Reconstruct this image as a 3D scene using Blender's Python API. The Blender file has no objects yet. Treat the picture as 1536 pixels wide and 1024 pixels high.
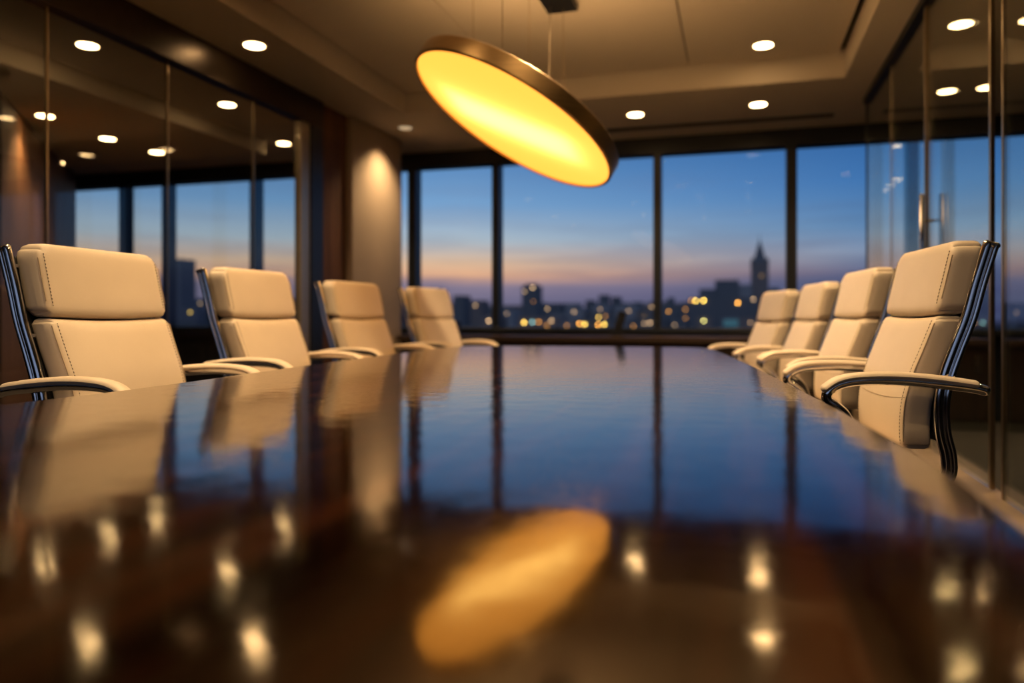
import bpy, bmesh, math, random
from mathutils import Vector, Matrix
random.seed(7)
C = bpy.context.scene.collection
sc = bpy.context.scene
PI = math.pi

# ------------------------------------------------------------------ camera
YAW = math.radians(16.4)
cam_d = bpy.data.cameras.new('camera')
cam = bpy.data.objects.new('camera', cam_d); C.objects.link(cam)
cam.location = (0, 0, 0.95)
cam.rotation_euler = (PI/2, 0, YAW)
cam_d.sensor_width = 36; cam_d.lens = 26.84
cam_d.shift_y = -35/1536
cam_d.clip_start = 0.02; cam_d.clip_end = 6000
cam_d.dof.use_dof = True
cam_d.dof.focus_distance = 2.05
cam_d.dof.aperture_fstop = 1.3
cam_d.dof.aperture_blades = 0
sc.camera = cam

vs = sc.view_settings
vs.view_transform = 'Standard'; vs.look = 'None'; vs.gamma = 1.0; vs.use_curve_mapping = False
vs.exposure = 0.0
cy = sc.cycles
cy.max_bounces = 14; cy.transparent_max_bounces = 32; cy.glossy_bounces = 6
cy.diffuse_bounces = 4; cy.sample_clamp_indirect = 6.0
cy.caustics_reflective = False; cy.caustics_refractive = False


def lin(r, g, b, a=1.0):
    f = lambda v: (v/255/12.92) if v/255 <= 0.04045 else ((v/255+0.055)/1.055)**2.4
    return (f(r), f(g), f(b), a)


# ------------------------------------------------------------------ world: dusk sky
W = bpy.data.worlds.new('dusk_sky'); sc.world = W; W.use_nodes = True
nt = W.node_tree; nt.nodes.clear()
N = nt.nodes.new; L = nt.links.new
def wmath(op, a, b=None, clamp=False):
    n = N('ShaderNodeMath'); n.operation = op; n.use_clamp = clamp
    for i, v in enumerate((a, b)):
        if v is None: continue
        if isinstance(v, (int, float)): n.inputs[i].default_value = v
        else: L(v, n.inputs[i])
    return n.outputs[0]
def wramp(fac, stops):
    n = N('ShaderNodeValToRGB'); cr = n.color_ramp
    while len(cr.elements) < len(stops): cr.elements.new(0.5)
    for e, (p, c) in zip(cr.elements, stops): e.position = p; e.color = c
    L(fac, n.inputs[0]); return n.outputs[0]
def wmix(fac, a, b):
    n = N('ShaderNodeMix'); n.data_type = 'RGBA'
    if isinstance(fac, float): n.inputs[0].default_value = fac
    else: L(fac, n.inputs[0])
    for i, v in ((6, a), (7, b)):
        if isinstance(v, tuple): n.inputs[i].default_value = v
        else: L(v, n.inputs[i])
    return n.outputs[2]
tc = N('ShaderNodeTexCoord'); sep = N('ShaderNodeSeparateXYZ'); L(tc.outputs['Generated'], sep.inputs[0])
dx, dy, dz = sep.outputs
# elevation remapped: ramp position p = z*2.2 (so 0.23 elevation -> 0.5)
el = wmath('MULTIPLY', dz, 2.2, True)
S = lambda v: max(0.0, (477-v)/1145*2.2)          # image height -> ramp position
west = wramp(el, [(0, lin(104,100,124)), (S(450), lin(118,112,138)), (S(430), lin(142,128,148)), (S(414), lin(232,176,138)),
                  (S(394), lin(222,186,154)), (S(362), lin(176,190,200)), (S(310), lin(122,164,206)), (S(250), lin(92,140,192)),
                  (0.7, lin(40,84,146)), (1.0, lin(16,36,80))])
east = wramp(el, [(0, lin(62,66,104)), (S(440), lin(72,80,118)), (S(412), lin(94,104,138)), (S(388), lin(128,146,174)),
                  (S(350), lin(92,134,178)), (S(290), lin(64,116,176)), (S(215), lin(44,94,156)),
                  (0.8, lin(28,62,120)), (1.0, lin(14,32,76))])
az = wmath('DIVIDE', dx, wmath('MAXIMUM', dy, 0.05))
t = wmath('MULTIPLY', wmath('ADD', az, 0.36), 1.9, True)
sky = wmix(t, west, east)
mp = N('ShaderNodeMapping'); mp.inputs['Scale'].default_value = (2.6, 2.6, 30); L(tc.outputs['Generated'], mp.inputs[0])
nz = N('ShaderNodeTexNoise'); nz.inputs['Scale'].default_value = 1.7; nz.inputs['Detail'].default_value = 5; nz.inputs['Roughness'].default_value = 0.55
L(mp.outputs[0], nz.inputs['Vector'])
cl = wramp(nz.outputs[0], [(0.46, (0,0,0,1)), (0.62, (1,1,1,1))])
band = wramp(el, [(0.0, (1,1,1,1)), (S(432), (1,1,1,1)), (S(412), (.35,.35,.35,1)), (S(350), (.22,.22,.22,1)), (S(290), (.1,.1,.1,1)), (0.6, (0,0,0,1))])
cm = wmath('MULTIPLY', wmath('MULTIPLY', cl, band), 0.85)
sky = wmix(cm, sky, wmix(t, lin(116,110,134), lin(76,86,120)))
# away from the sunset the sky is dimmer, and below the horizon it is dark
back = wmath('MULTIPLY', wmath('ADD', dy, 0.3), 1.6, True)
sky = wmix(back, lin(118,130,156), sky)
below = wmath('MULTIPLY', wmath('ADD', dz, 0.01), 100.0, True)
sky = wmix(below, lin(16,20,30), sky)
bg = N('ShaderNodeBackground'); L(sky, bg.inputs[0]); bg.inputs[1].default_value = 1.0
wo = N('ShaderNodeOutputWorld'); L(bg.outputs[0], wo.inputs[0])

SPOT_W = 122.0      # watts of one downlight
LENS_E = 30.0      # lens brightness


# ------------------------------------------------------------------ materials
def mat(name, base, rough=0.5, metal=0.0, var=0.0, vscale=20.0, bump=0.0, bscale=200.0, spec=0.5, coat=0.0,
        emit=None, estr=0.0, stretch=None):
    m = bpy.data.materials.new(name); m.use_nodes = True
    t = m.node_tree; b = t.nodes['Principled BSDF']
    b.inputs['Base Color'].default_value = base
    b.inputs['Roughness'].default_value = rough
    b.inputs['Metallic'].default_value = metal
    b.inputs['Specular IOR Level'].default_value = spec
    b.inputs['Coat Weight'].default_value = coat
    if emit: b.inputs['Emission Color'].default_value = emit; b.inputs['Emission Strength'].default_value = estr
    co = t.nodes.new('ShaderNodeTexCoord'); src = co.outputs['Object']
    if stretch:
        mpn = t.nodes.new('ShaderNodeMapping'); mpn.inputs['Scale'].default_value = stretch
        t.links.new(src, mpn.inputs[0]); src = mpn.outputs[0]
    if var > 0:
        n = t.nodes.new('ShaderNodeTexNoise'); n.inputs['Scale'].default_value = vscale; n.inputs['Detail'].default_value = 4
        t.links.new(src, n.inputs['Vector'])
        r = t.nodes.new('ShaderNodeValToRGB')
        r.color_ramp.elements[0].position = 0.3; r.color_ramp.elements[1].position = 0.7
        r.color_ramp.elements[0].color = tuple(c*(1-var) for c in base[:3]) + (1,)
        r.color_ramp.elements[1].color = tuple(min(1, c*(1+var)) for c in base[:3]) + (1,)
        t.links.new(n.outputs[0], r.inputs[0]); t.links.new(r.outputs[0], b.inputs['Base Color'])
    if bump > 0:
        n2 = t.nodes.new('ShaderNodeTexNoise'); n2.inputs['Scale'].default_value = bscale; n2.inputs['Detail'].default_value = 3
        t.links.new(src, n2.inputs['Vector'])
        bp = t.nodes.new('ShaderNodeBump'); bp.inputs['Strength'].default_value = bump; bp.inputs['Distance'].default_value = 0.001
        t.links.new(n2.outputs[0], bp.inputs['Height']); t.links.new(bp.outputs[0], b.inputs['Normal'])
    return m


def glass_mat(name, tint, refl=1.0, rough=0.0):
    """architectural pane: tinted see-through mixed with a mirror by Schlick's Fresnel (same on both faces)"""
    m = bpy.data.materials.new(name); m.use_nodes = True
    t = m.node_tree; t.nodes.clear(); N = t.nodes.new; L = t.links.new
    g = N('ShaderNodeNewGeometry'); d = N('ShaderNodeVectorMath'); d.operation = 'DOT_PRODUCT'
    L(g.outputs['Incoming'], d.inputs[0]); L(g.outputs['Normal'], d.inputs[1])
    def M(op, a, b):
        n = N('ShaderNodeMath'); n.operation = op; n.use_clamp = False
        for i, v in enumerate((a, b)):
            if v is None: continue
            if isinstance(v, (int, float)): n.inputs[i].default_value = v
            else: L(v, n.inputs[i])
        return n.outputs[0]
    c = M('ABSOLUTE', d.outputs['Value'], None)
    p = M('POWER', M('SUBTRACT', 1.0, c), 5.0)
    f = M('MINIMUM', M('MULTIPLY', M('ADD', M('MULTIPLY', p, 0.96), 0.04), refl), 1.0)
    tr = N('ShaderNodeBsdfTransparent'); tr.inputs[0].default_value = tint
    gl = N('ShaderNodeBsdfGlossy'); gl.inputs['Roughness'].default_value = rough; gl.inputs[0].default_value = (1, 1, 1, 1)
    mx = N('ShaderNodeMixShader'); L(f, mx.inputs[0]); L(tr.outputs[0], mx.inputs[1]); L(gl.outputs[0], mx.inputs[2])
    o = N('ShaderNodeOutputMaterial'); L(mx.outputs[0], o.inputs[0])
    return m


def emis(name, col, strength):
    m = bpy.data.materials.new(name); m.use_nodes = True
    t = m.node_tree; t.nodes.clear()
    e = t.nodes.new('ShaderNodeEmission'); e.inputs[0].default_value = col; e.inputs[1].default_value = strength
    o = t.nodes.new('ShaderNodeOutputMaterial'); t.links.new(e.outputs[0], o.inputs[0])
    return m


def wood_table():
    m = bpy.data.materials.new('lacquered_walnut'); m.use_nodes = True
    t = m.node_tree; b = t.nodes['Principled BSDF']; N = t.nodes.new; L = t.links.new
    co = N('ShaderNodeTexCoord')
    mp = N('ShaderNodeMapping'); mp.inputs['Scale'].default_value = (9, 0.7, 9); mp.inputs['Rotation'].default_value = (0, 0, 0.05)
    L(co.outputs['Object'], mp.inputs[0])
    n = N('ShaderNodeTexNoise'); n.inputs['Scale'].default_value = 2.2; n.inputs['Detail'].default_value = 8; n.inputs['Distortion'].default_value = 0.8
    L(mp.outputs[0], n.inputs['Vector'])
    r = N('ShaderNodeValToRGB'); e = r.color_ramp.elements
    e[0].position = 0.3; e[0].color = (0.003, 0.001, 0.0004, 1)
    e[1].position = 0.75; e[1].color = (0.060, 0.017, 0.005, 1)
    x = e.new(0.52); x.color = (0.016, 0.0048, 0.0016, 1)
    L(n.outputs[0], r.inputs[0]); L(r.outputs[0], b.inputs['Base Color'])
    b.inputs['Roughness'].default_value = 0.085
    b.inputs['IOR'].default_value = 1.95
    b.inputs['Specular Tint'].default_value = (1.0, 0.90, 0.76, 1)
    # open grain under the lacquer: short streaks along the table
    m2 = N('ShaderNodeMapping'); m2.inputs['Scale'].default_value = (260, 45, 1); m2.inputs['Rotation'].default_value = (0, 0, 0.6)
    L(co.outputs['Object'], m2.inputs[0])
    n2 = N('ShaderNodeTexNoise'); n2.inputs['Scale'].default_value = 1.0; n2.inputs['Detail'].default_value = 3
    L(m2.outputs[0], n2.inputs['Vector'])
    n3 = N('ShaderNodeTexNoise'); n3.inputs['Scale'].default_value = 14.0; n3.inputs['Detail'].default_value = 2
    L(co.outputs['Object'], n3.inputs['Vector'])
    b1 = N('ShaderNodeBump'); b1.inputs['Strength'].default_value = 0.6; b1.inputs['Distance'].default_value = 0.00012
    b2 = N('ShaderNodeBump'); b2.inputs['Strength'].default_value = 0.5; b2.inputs['Distance'].default_value = 0.0010
    L(n2.outputs[0], b1.inputs['Height']); L(n3.outputs[0], b2.inputs['Height']); L(b2.outputs[0], b1.inputs['Normal'])
    L(b1.outputs[0], b.inputs['Normal'])
    rr = N('ShaderNodeMapRange'); rr.inputs[1].default_value = 0.35; rr.inputs[2].default_value = 0.65; rr.inputs[3].default_value = 0.03; rr.inputs[4].default_value = 0.12
    L(n2.outputs[0], rr.inputs[0]); L(rr.outputs[0], b.inputs['Roughness'])
    return m


def wood_panel(name, c0, c1):
    m = bpy.data.materials.new(name); m.use_nodes = True
    t = m.node_tree; b = t.nodes['Principled BSDF']; N = t.nodes.new; L = t.links.new
    co = N('ShaderNodeTexCoord'); mp = N('ShaderNodeMapping'); mp.inputs['Scale'].default_value = (7, 7, 0.5)
    L(co.outputs['Object'], mp.inputs[0])
    n = N('ShaderNodeTexNoise'); n.inputs['Scale'].default_value = 3; n.inputs['Detail'].default_value = 7; n.inputs['Distortion'].default_value = 0.6
    L(mp.outputs[0], n.inputs['Vector'])
    r = N('ShaderNodeValToRGB'); e = r.color_ramp.elements
    e[0].position = 0.32; e[0].color = c0; e[1].position = 0.7; e[1].color = c1
    L(n.outputs[0], r.inputs[0]); L(r.outputs[0], b.inputs['Base Color']); b.inputs['Roughness'].default_value = 0.6; b.inputs['Specular IOR Level'].default_value = 0.3
    return m


M_LEATHER = mat('cream_leather', (0.80, 0.68, 0.55, 1), 0.42, var=0.03, vscale=6, bump=0.25, bscale=420, spec=0.4)
M_SEAM = mat('seam_welt', (0.50, 0.40, 0.29, 1), 0.6, var=0.05)
M_THREAD = mat('stitch_thread', (0.20, 0.15, 0.11, 1), 0.7)
t = M_THREAD.node_tree; b = t.nodes['Principled BSDF']        # stitches: dark thread, then leather, every 10 mm
co = t.nodes.new('ShaderNodeTexCoord'); wv = t.nodes.new('ShaderNodeTexWave'); wv.bands_direction = 'Z'; wv.wave_profile = 'SIN'
wv.inputs['Scale'].default_value = 31.4; t.links.new(co.outputs['Object'], wv.inputs['Vector'])
rp = t.nodes.new('ShaderNodeValToRGB'); rp.color_ramp.interpolation = 'CONSTANT'
rp.color_ramp.elements[0].color = (0.74, 0.64, 0.50, 1); rp.color_ramp.elements[1].position = 0.5; rp.color_ramp.elements[1].color = (0.16, 0.12, 0.09, 1)
t.links.new(wv.outputs['Fac'], rp.inputs[0]); t.links.new(rp.outputs[0], b.inputs['Base Color'])
M_CHROME = mat('polished_chrome', (0.88, 0.88, 0.90, 1), 0.10, 1.0, var=0.02)
M_BLACK = mat('black_plastic', (0.012, 0.012, 0.013, 1), 0.45, var=0.1)
M_TABLE = wood_table()
M_PED = wood_panel('dark_walnut_pedestal', (0.014, 0.006, 0.003, 1), (0.04, 0.016, 0.008, 1))
M_BRASS = mat('brushed_bronze', (0.46, 0.31, 0.15, 1), 0.30, 1.0, var=0.12, vscale=3, stretch=(1, 1, 60))
M_DARKB = mat('dark_bronze', (0.05, 0.035, 0.025, 1), 0.3, 0.6, var=0.1)
M_FRAME = mat('black_window_frame', (0.012, 0.015, 0.02, 1), 0.4, var=0.1)
M_CEIL = mat('ceiling_paint', (0.72, 0.63, 0.52, 1), 0.9, var=0.02, vscale=2, bump=0.1, bscale=60)
M_GAP = mat('shadow_gap', (0.02, 0.017, 0.014, 1), 0.9, var=0.1)
M_CARPET = mat('dark_carpet', (0.025, 0.02, 0.017, 1), 0.95, var=0.35, vscale=60, bump=0.5, bscale=300)
M_KERB = mat('tan_stone_kerb', (0.30, 0.22, 0.15, 1), 0.5, var=0.12, vscale=9)
M_COLUMN = mat('column_plaster', (0.42, 0.33, 0.25, 1), 0.7, var=0.04, vscale=3)
M_WOODW = wood_panel('walnut_wall_panel', (0.08, 0.036, 0.015, 1), (0.20, 0.09, 0.036, 1))
M_WOODD = wood_panel('dark_wall_panel', (0.02, 0.011, 0.006, 1), (0.05, 0.026, 0.013, 1))
M_DARKW = mat('dark_wall_paint', (0.03, 0.027, 0.025, 1), 0.7, var=0.1)
M_METAL = mat('satin_bronze_post', (0.42, 0.33, 0.22, 1), 0.3, 1.0, var=0.05)
M_JAMB = mat('champagne_jamb', (0.50, 0.42, 0.30, 1), 0.35, 0.7, var=0.05)
M_LEDGE = mat('ledge_wood', (0.055, 0.032, 0.016, 1), 0.4, var=0.2, vscale=4, stretch=(1, 8, 8))
M_GLASS_L = glass_mat('smoked_partition_glass', (0.86, 0.88, 0.88, 1), 1.0)
M_GLASS_R = glass_mat('clear_partition_glass', (0.86, 0.90, 0.88, 1), 1.0)
M_GLASS_W = glass_mat('coated_window_glass', (0.97, 0.98, 0.99, 1), 0.12)
M_GLASS_X = glass_mat('plain_window_glass', (0.90, 0.94, 0.95, 1), 2.6)
M_LENS = emis('downlight_lens', (1.0, 0.62, 0.27, 1), LENS_E)
M_LENS_DIM = emis('downlight_lens_dim', (1.0, 0.70, 0.40, 1), 0.6)
M_TRIM = mat('downlight_trim', (0.75, 0.68, 0.58, 1), 0.35, var=0.03)


# ------------------------------------------------------------------ mesh helpers
def obj(name, bm, m, parent=None, smooth=False):
    bmesh.ops.recalc_face_normals(bm, faces=bm.faces)
    me = bpy.data.meshes.new(name); bm.to_mesh(me); bm.free()
    me.materials.append(m)
    if smooth:
        for p in me.polygons: p.use_smooth = True
        me.set_sharp_from_angle(angle=math.radians(42))
    o = bpy.data.objects.new(name, me); C.objects.link(o)
    if parent: o.parent = parent
    return o


def tag(o, label=None, cat=None, group=None, kind=None):
    if label: o['label'] = label
    if cat: o['category'] = cat
    if group: o['group'] = group
    if kind: o['kind'] = kind
    return o


def empty(name, loc=(0, 0, 0), rz=0.0):
    o = bpy.data.objects.new(name, None); C.objects.link(o)
    o.location = loc; o.rotation_euler = (0, 0, rz); o.empty_display_size = 0.1
    return o


def box(bm, x0, x1, y0, y1, z0, z1, bevel=0.0):
    M = Matrix.Translation(((x0+x1)/2, (y0+y1)/2, (z0+z1)/2)) @ Matrix.Diagonal((abs(x1-x0), abs(y1-y0), abs(z1-z0), 1))
    r = bmesh.ops.create_cube(bm, size=1.0, matrix=M)
    if bevel > 0:
        ed = list({e for v in r['verts'] for e in v.link_edges})
        bmesh.ops.bevel(bm, geom=ed, offset=bevel, segments=2, affect='EDGES', profile=0.5)
    return bm


def B(*a, **k):
    return box(bmesh.new(), *a, **k)


def structure(name, bm, m, parent=None, smooth=False):
    o = obj(name, bm, m, parent, smooth)
    if not parent: o['kind'] = 'structure'
    return o


def catmull(pts, n=8, closed=False):
    P = [Vector(p) for p in pts]; out = []
    K = len(P); rng = K if closed else K-1
    for i in range(rng):
        if closed: a, b, c, d = P[(i-1) % K], P[i], P[(i+1) % K], P[(i+2) % K]
        else: a, b, c, d = P[max(i-1, 0)], P[i], P[i+1], P[min(i+2, K-1)]
        for k in range(n):
            s = k/n
            out.append(0.5*((2*b) + (c-a)*s + (2*a-5*b+4*c-d)*s*s + (3*b-a-3*c+d)*s**3))
    if not closed: out.append(P[-1])
    return out


def sweep(bm, pts, ru, rv, up=(1, 0, 0), n=12, cap=True):
    """rounded bar along pts: half-size ru along `up`, rv across; ends are rounded off"""
    P = [Vector(p) for p in pts]; up = Vector(up); rings = []
    def ring(p, t, k):
        u = (up - t*up.dot(t))
        if u.length < 1e-5: u = Vector((0, 1, 0)) - t*t.y
        u.normalize(); v = t.cross(u)
        return [bm.verts.new(p + u*(ru*k*math.cos(2*PI*j/n)) + v*(rv*k*math.sin(2*PI*j/n))) for j in range(n)]
    T = []
    for i in range(len(P)):
        d = P[min(i+1, len(P)-1)] - P[max(i-1, 0)]; T.append(d.normalized())
    r = min(ru, rv)
    if cap:
        for k in (0.35, 0.75, 0.95): rings.append(ring(P[0] - T[0]*r*math.sqrt(1-k*k) , T[0], k))
    for p, t in zip(P, T): rings.append(ring(p, t, 1.0))
    if cap:
        for k in (0.95, 0.75, 0.35): rings.append(ring(P[-1] + T[-1]*r*math.sqrt(1-k*k), T[-1], k))
    for a, b in zip(rings, rings[1:]):
        for j in range(n): bm.faces.new((a[j], a[(j+1) % n], b[(j+1) % n], b[j]))
    bm.faces.new(rings[0][::-1]); bm.faces.new(rings[-1])
    return bm


def lathe(bm, prof, n=32, M=None, closed=False):
    """prof: (r, z) list"""
    rings = []
    for r, z in prof:
        rings.append([bm.verts.new((r*math.cos(2*PI*j/n), r*math.sin(2*PI*j/n), z)) for j in range(n)])
    seq = list(zip(rings, rings[1:])) + ([(rings[-1], rings[0])] if closed else [])
    for a, b in seq:
        for j in range(n): bm.faces.new((a[j], a[(j+1) % n], b[(j+1) % n], b[j]))
    if not closed:
        if prof[0][0] > 1e-6: bm.faces.new(rings[0][::-1])
        if prof[-1][0] > 1e-6: bm.faces.new(rings[-1])
    vs_ = [v for r in rings for v in r]
    bmesh.ops.remove_doubles(bm, verts=vs_, dist=1e-6)
    if M is not None: bmesh.ops.transform(bm, matrix=M, verts=bm.verts)
    return bm


def rbox(hx, hy, hz, r, nx=10, ny=4, nz=8):
    """dense rounded box centred on the origin, returns bmesh (smooth everywhere)"""
    def axis(h, n):
        e = [-h, -h+0.12*r, -h+0.4*r, -h+r]
        inner = [-h+r + (2*h-2*r)*k/n for k in range(1, n)]
        return e + inner + [-x for x in e[::-1]]
    A = [axis(hx, nx), axis(hy, ny), axis(hz, nz)]
    H = (hx, hy, hz); bm = bmesh.new(); vmap = {}
    def V(i, j, k):
        key = (i, j, k)
        if key not in vmap:
            p = Vector((A[0][i], A[1][j], A[2][k]))
            inn = Vector([max(-(H[q]-r), min(H[q]-r, p[q])) for q in range(3)])
            d = p-inn
            if d.length > 1e-9: p = inn + d.normalized()*r
            vmap[key] = bm.verts.new(p)
        return vmap[key]
    n0, n1, n2 = len(A[0])-1, len(A[1])-1, len(A[2])-1
    for k in (0, n2):
        for i in range(n0):
            for j in range(n1): bm.faces.new((V(i,j,k), V(i+1,j,k), V(i+1,j+1,k), V(i,j+1,k)))
    for j in (0, n1):
        for i in range(n0):
            for k in range(n2): bm.faces.new((V(i,j,k), V(i+1,j,k), V(i+1,j,k+1), V(i,j,k+1)))
    for i in (0, n0):
        for j in range(n1):
            for k in range(n2): bm.faces.new((V(i,j,k), V(i,j+1,k), V(i,j+1,k+1), V(i,j,k+1)))
    return bm


def interp(tab, x):
    if x <= tab[0][0]: return tab[0][1]
    for (a, fa), (b, fb) in zip(tab, tab[1:]):
        if x <= b: return fa + (fb-fa)*(x-a)/(b-a)
    return tab[-1][1]


def copy_tree(o, parent=None):
    c = o.copy(); C.objects.link(c); c.parent = parent
    for ch in [x for x in ALL if x.parent == o]:
        copy_tree(ch, c)
    return c
ALL = []

# ------------------------------------------------------------------ the room shell
ZS, ZT = 2.806, 2.98             # soffit and tray heights
XL, XR = -3.46, 1.06             # glass walls left and right
YB, YW = -2.8, 8.0               # wall behind, window wall
TX0, TX1, TY0, TY1 = -2.90, 0.80, -1.8, 6.37

structure('floor', B(-9, 4.6, YB, YW+0.1, -0.1, 0), M_CARPET)

bm = bmesh.new()                                                     # soffit around the tray
box(bm, -4.7, TX0, YB, YW, ZS, 3.1); box(bm, TX1, 4.6, YB, YW, ZS, 3.1)
box(bm, TX0, TX1, YB, TY0, ZS, 3.1); box(bm, TX0, TX1, TY1, YW, ZS, 3.1)
box(bm, -9, -4.7, 6.9, YW, ZS, 3.1)
structure('ceiling', bm, M_CEIL)
structure('ceiling_side_room', B(-9, -4.7, YB, 6.9, ZS-0.15, 3.1), M_CEIL)
bm = bmesh.new()                                                     # tray panels with open joints
xs = [TX0+0.05, -1.85, -0.37, TX1-0.05]; ys = [TY0+0.05, -0.9, 0.6, 2.1, 3.6, 5.1, TY1-0.05]
for i in range(3):
    for j in range(6):
        box(bm, xs[i]+(0.006 if i else 0), xs[i+1]-(0.006 if i < 2 else 0), ys[j]+(0.003 if j else 0), ys[j+1]-(0.003 if j < 5 else 0), ZT, 3.02)
structure('ceiling_tray', bm, M_CEIL)
structure('ceiling_tray_gap', B(TX0-0.02, TX1+0.02, TY0-0.02, TY1+0.02, 3.04, 3.12), M_GAP)
# slot air diffuser in the soffit by the windows
dif = structure('trim_1', B(-1.4, 0.85, 7.46, 7.56, ZS-0.008, ZS+0.004), M_GAP)

# window wall
MULL = [(-7.54, .09), (-6.88, .09), (-5.6, .09), (-4.5, .09), (-3.52, .10), (-2.53, .08), (-0.785, .08), (0.517, .10), (1.29, .08), (1.90, .08), (3.3, .08)]
ZSILL, ZHEAD = 0.85, 2.64
structure('wall_window_head', B(-9, 4.6, YW-0.06, YW+0.14, ZHEAD, ZS+0.05), M_FRAME)
structure('wall_window_base', B(-9, 4.6, YW-0.04, YW+0.14, -0.1, ZSILL-0.06), M_FRAME)
structure('trim_2', B(-9, 4.6, YW-0.16, YW+0.12, ZSILL-0.06, ZSILL, bevel=0.006), M_FRAME)
edges = [-9.0] + [x for x, w in MULL] + [4.6]
for i in range(len(edges)-1):
    w = empty('window_%d' % (i+1), (0, 0, 0)); w['kind'] = 'structure'
    a, b = edges[i], edges[i+1]
    if i < len(MULL):
        x, wd = MULL[i]
        obj('mullion', B(x-wd/2, x+wd/2, YW-0.05, YW+0.11, ZSILL, ZHEAD), M_FRAME, w)
        b2 = x-wd/2
    else: b2 = b
    a2 = a + (MULL[i-1][1]/2 if i > 0 else 0)
    bm = bmesh.new()
    vsq = [bm.verts.new(p) for p in ((a2, YW+0.03, ZSILL), (b2, YW+0.03, ZSILL), (b2, YW+0.03, ZHEAD), (a2, YW+0.03, ZHEAD))]
    bm.faces.new(vsq)
    obj('pane', bm, M_GLASS_X if (a >= 1.2) else M_GLASS_W, w)
# credenza below the windows
cr = empty('credenza', (-1.25, 7.45, 0)); tag(cr, 'long low dark credenza with a brown wooden top under the windows', 'credenza')
o = obj('top', B(-2.1, 2.1, -0.27, 0.27, 0.72, 0.775, bevel=0.004), M_LEDGE, cr)
o = obj('body', B(-2.08, 2.08, -0.22, 0.25, 0.08, 0.72), M_WOODD, cr)
for k in range(6):
    d = obj('door', B(-2.07+k*0.69, -2.07+(k+1)*0.69-0.01, -0.24, -0.22, 0.10, 0.70, bevel=0.003), M_WOODD, cr)
    hx_ = -2.07+k*0.69+(0.62 if k % 2 == 0 else 0.05)
    obj('handle', B(hx_, hx_+0.012, -0.262, -0.24, 0.5, 0.64), M_METAL, d)
obj('plinth', B(-2.04, 2.04, -0.18, 0.2, 0, 0.08), M_BLACK, cr)
pr_ = empty('conference_phone', (-2.92, 7.48, 0.775)); tag(pr_, 'small black box shaped device on the credenza behind the fourth left chair', 'device')
obj('body', B(-0.12, 0.14, -0.08, 0.08, 0, 0.15, bevel=0.012), M_BLACK, pr_)
obj('screen', B(-0.10, 0.12, -0.084, -0.079, 0.05, 0.13), M_FRAME, pr_)
tb = empty('tablet_display', (-1.13, 7.45, 0.775)); tag(tb, 'slanted black display on a stand on the credenza before the middle window pane', 'tablet')
bm = box(bmesh.new(), -0.04, 0.04, -0.012, 0.012, 0, 0.24, bevel=0.004)
bmesh.ops.transform(bm, matrix=Matrix.Translation((0, 0, 0.008)) @ Matrix.Rotation(math.radians(16), 4, 'Y'), verts=bm.verts)
obj('screen', bm, M_BLACK, tb)
obj('stand', B(-0.05, 0.09, -0.06, 0.06, 0, 0.012, bevel=0.003), M_BLACK, tb)

# left glass partition
wl = empty('wall_left', (0, 0, 0)); wl['kind'] = 'structure'
JL = [-2.8, -1.36, -0.46, 0.44, 1.34, 2.24, 3.14, 4.02, 4.92, 5.52]
for a, b in zip(JL, JL[1:]):
    obj('glass_pane', B(XL-0.006, XL+0.006, a+0.002, b-0.002, 0.06, ZS-0.23), M_GLASS_L, wl)
for y in JL[1:-1]:
    obj('joint_strip', B(XL-0.008, XL+0.008, y-0.006, y+0.006, 0.06, ZS-0.23), M_METAL, wl)
obj('header', B(XL-0.05, XL+0.05, YB, 5.85, ZS-0.23, ZS, bevel=0.004), M_DARKB, wl)
obj('floor_track', B(XL-0.04, XL+0.04, YB, 5.85, 0, 0.06), M_DARKB, wl)
obj('jamb', B(XL-0.03, XL+0.03, 5.52, 5.66, 0.06, ZS-0.23, bevel=0.004), M_JAMB, wl)
obj('frame_post', B(XL-0.045, XL+0.045, 5.66, 5.85, 0.06, ZS-0.23, bevel=0.004), M_FRAME, wl)
structure('wall_pier_wood', B(XL-0.16, XL+0.02, 5.85, 6.30, 0, ZS), M_WOODW)
structure('wall_pier_column', B(XL-0.16, XL+0.08, 6.30, 7.36, 0, ZS, bevel=0.006), M_COLUMN)
structure('wall_pier_edge', B(XL-0.16, XL+0.05, 7.36, 7.44, 0, ZS), M_FRAME)

# right glass partition with a door
wr = empty('wall_right', (0, 0, 0)); wr['kind'] = 'structure'
for a, b in ((-2.8, -1.2), (-1.2, 0.4), (0.4, 2.0), (2.0, 3.585), (4.935, 6.0), (6.0, 7.03)):
    obj('glass_pane', B(XR-0.006, XR+0.006, a+0.003, b-0.003, 0.20, ZS-0.05), M_GLASS_R, wr)
for y, w_, m_, d_ in ((-1.2, .006, M_METAL, .007), (0.4, .006, M_METAL, .007), (2.0, .006, M_METAL, .007), (3.60, .012, M_METAL, .008), (4.92, .016, M_METAL, .016), (6.0, .004, M_METAL, .007)):
    obj('post', B(XR-d_, XR+d_, y-w_, y+w_, 0.20, ZS-0.05, bevel=0.002), m_, wr)
obj('header', B(XR-0.035, XR+0.035, YB, 7.03, ZS-0.05, ZS), M_FRAME, wr)
obj('end_strip', B(XR-0.012, XR+0.012, 7.03, 7.045, 0.20, ZS-0.05), M_FRAME, wr)
dr = empty('door_1', (XR, 0, 0)); dr['kind'] = 'structure'
obj('glass_pane', B(-0.006, 0.006, 3.78, 4.895, 0.21, ZS-0.06), M_GLASS_R, dr)
obj('stile', B(-0.009, 0.009, 3.745, 3.775, 0.21, ZS-0.06, bevel=0.002), M_METAL, dr)
bm = bmesh.new()
sweep(bm, [(-0.055, 4.80, 0.75), (-0.055, 4.80, 1.64)], 0.014, 0.014, n=10)
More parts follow.
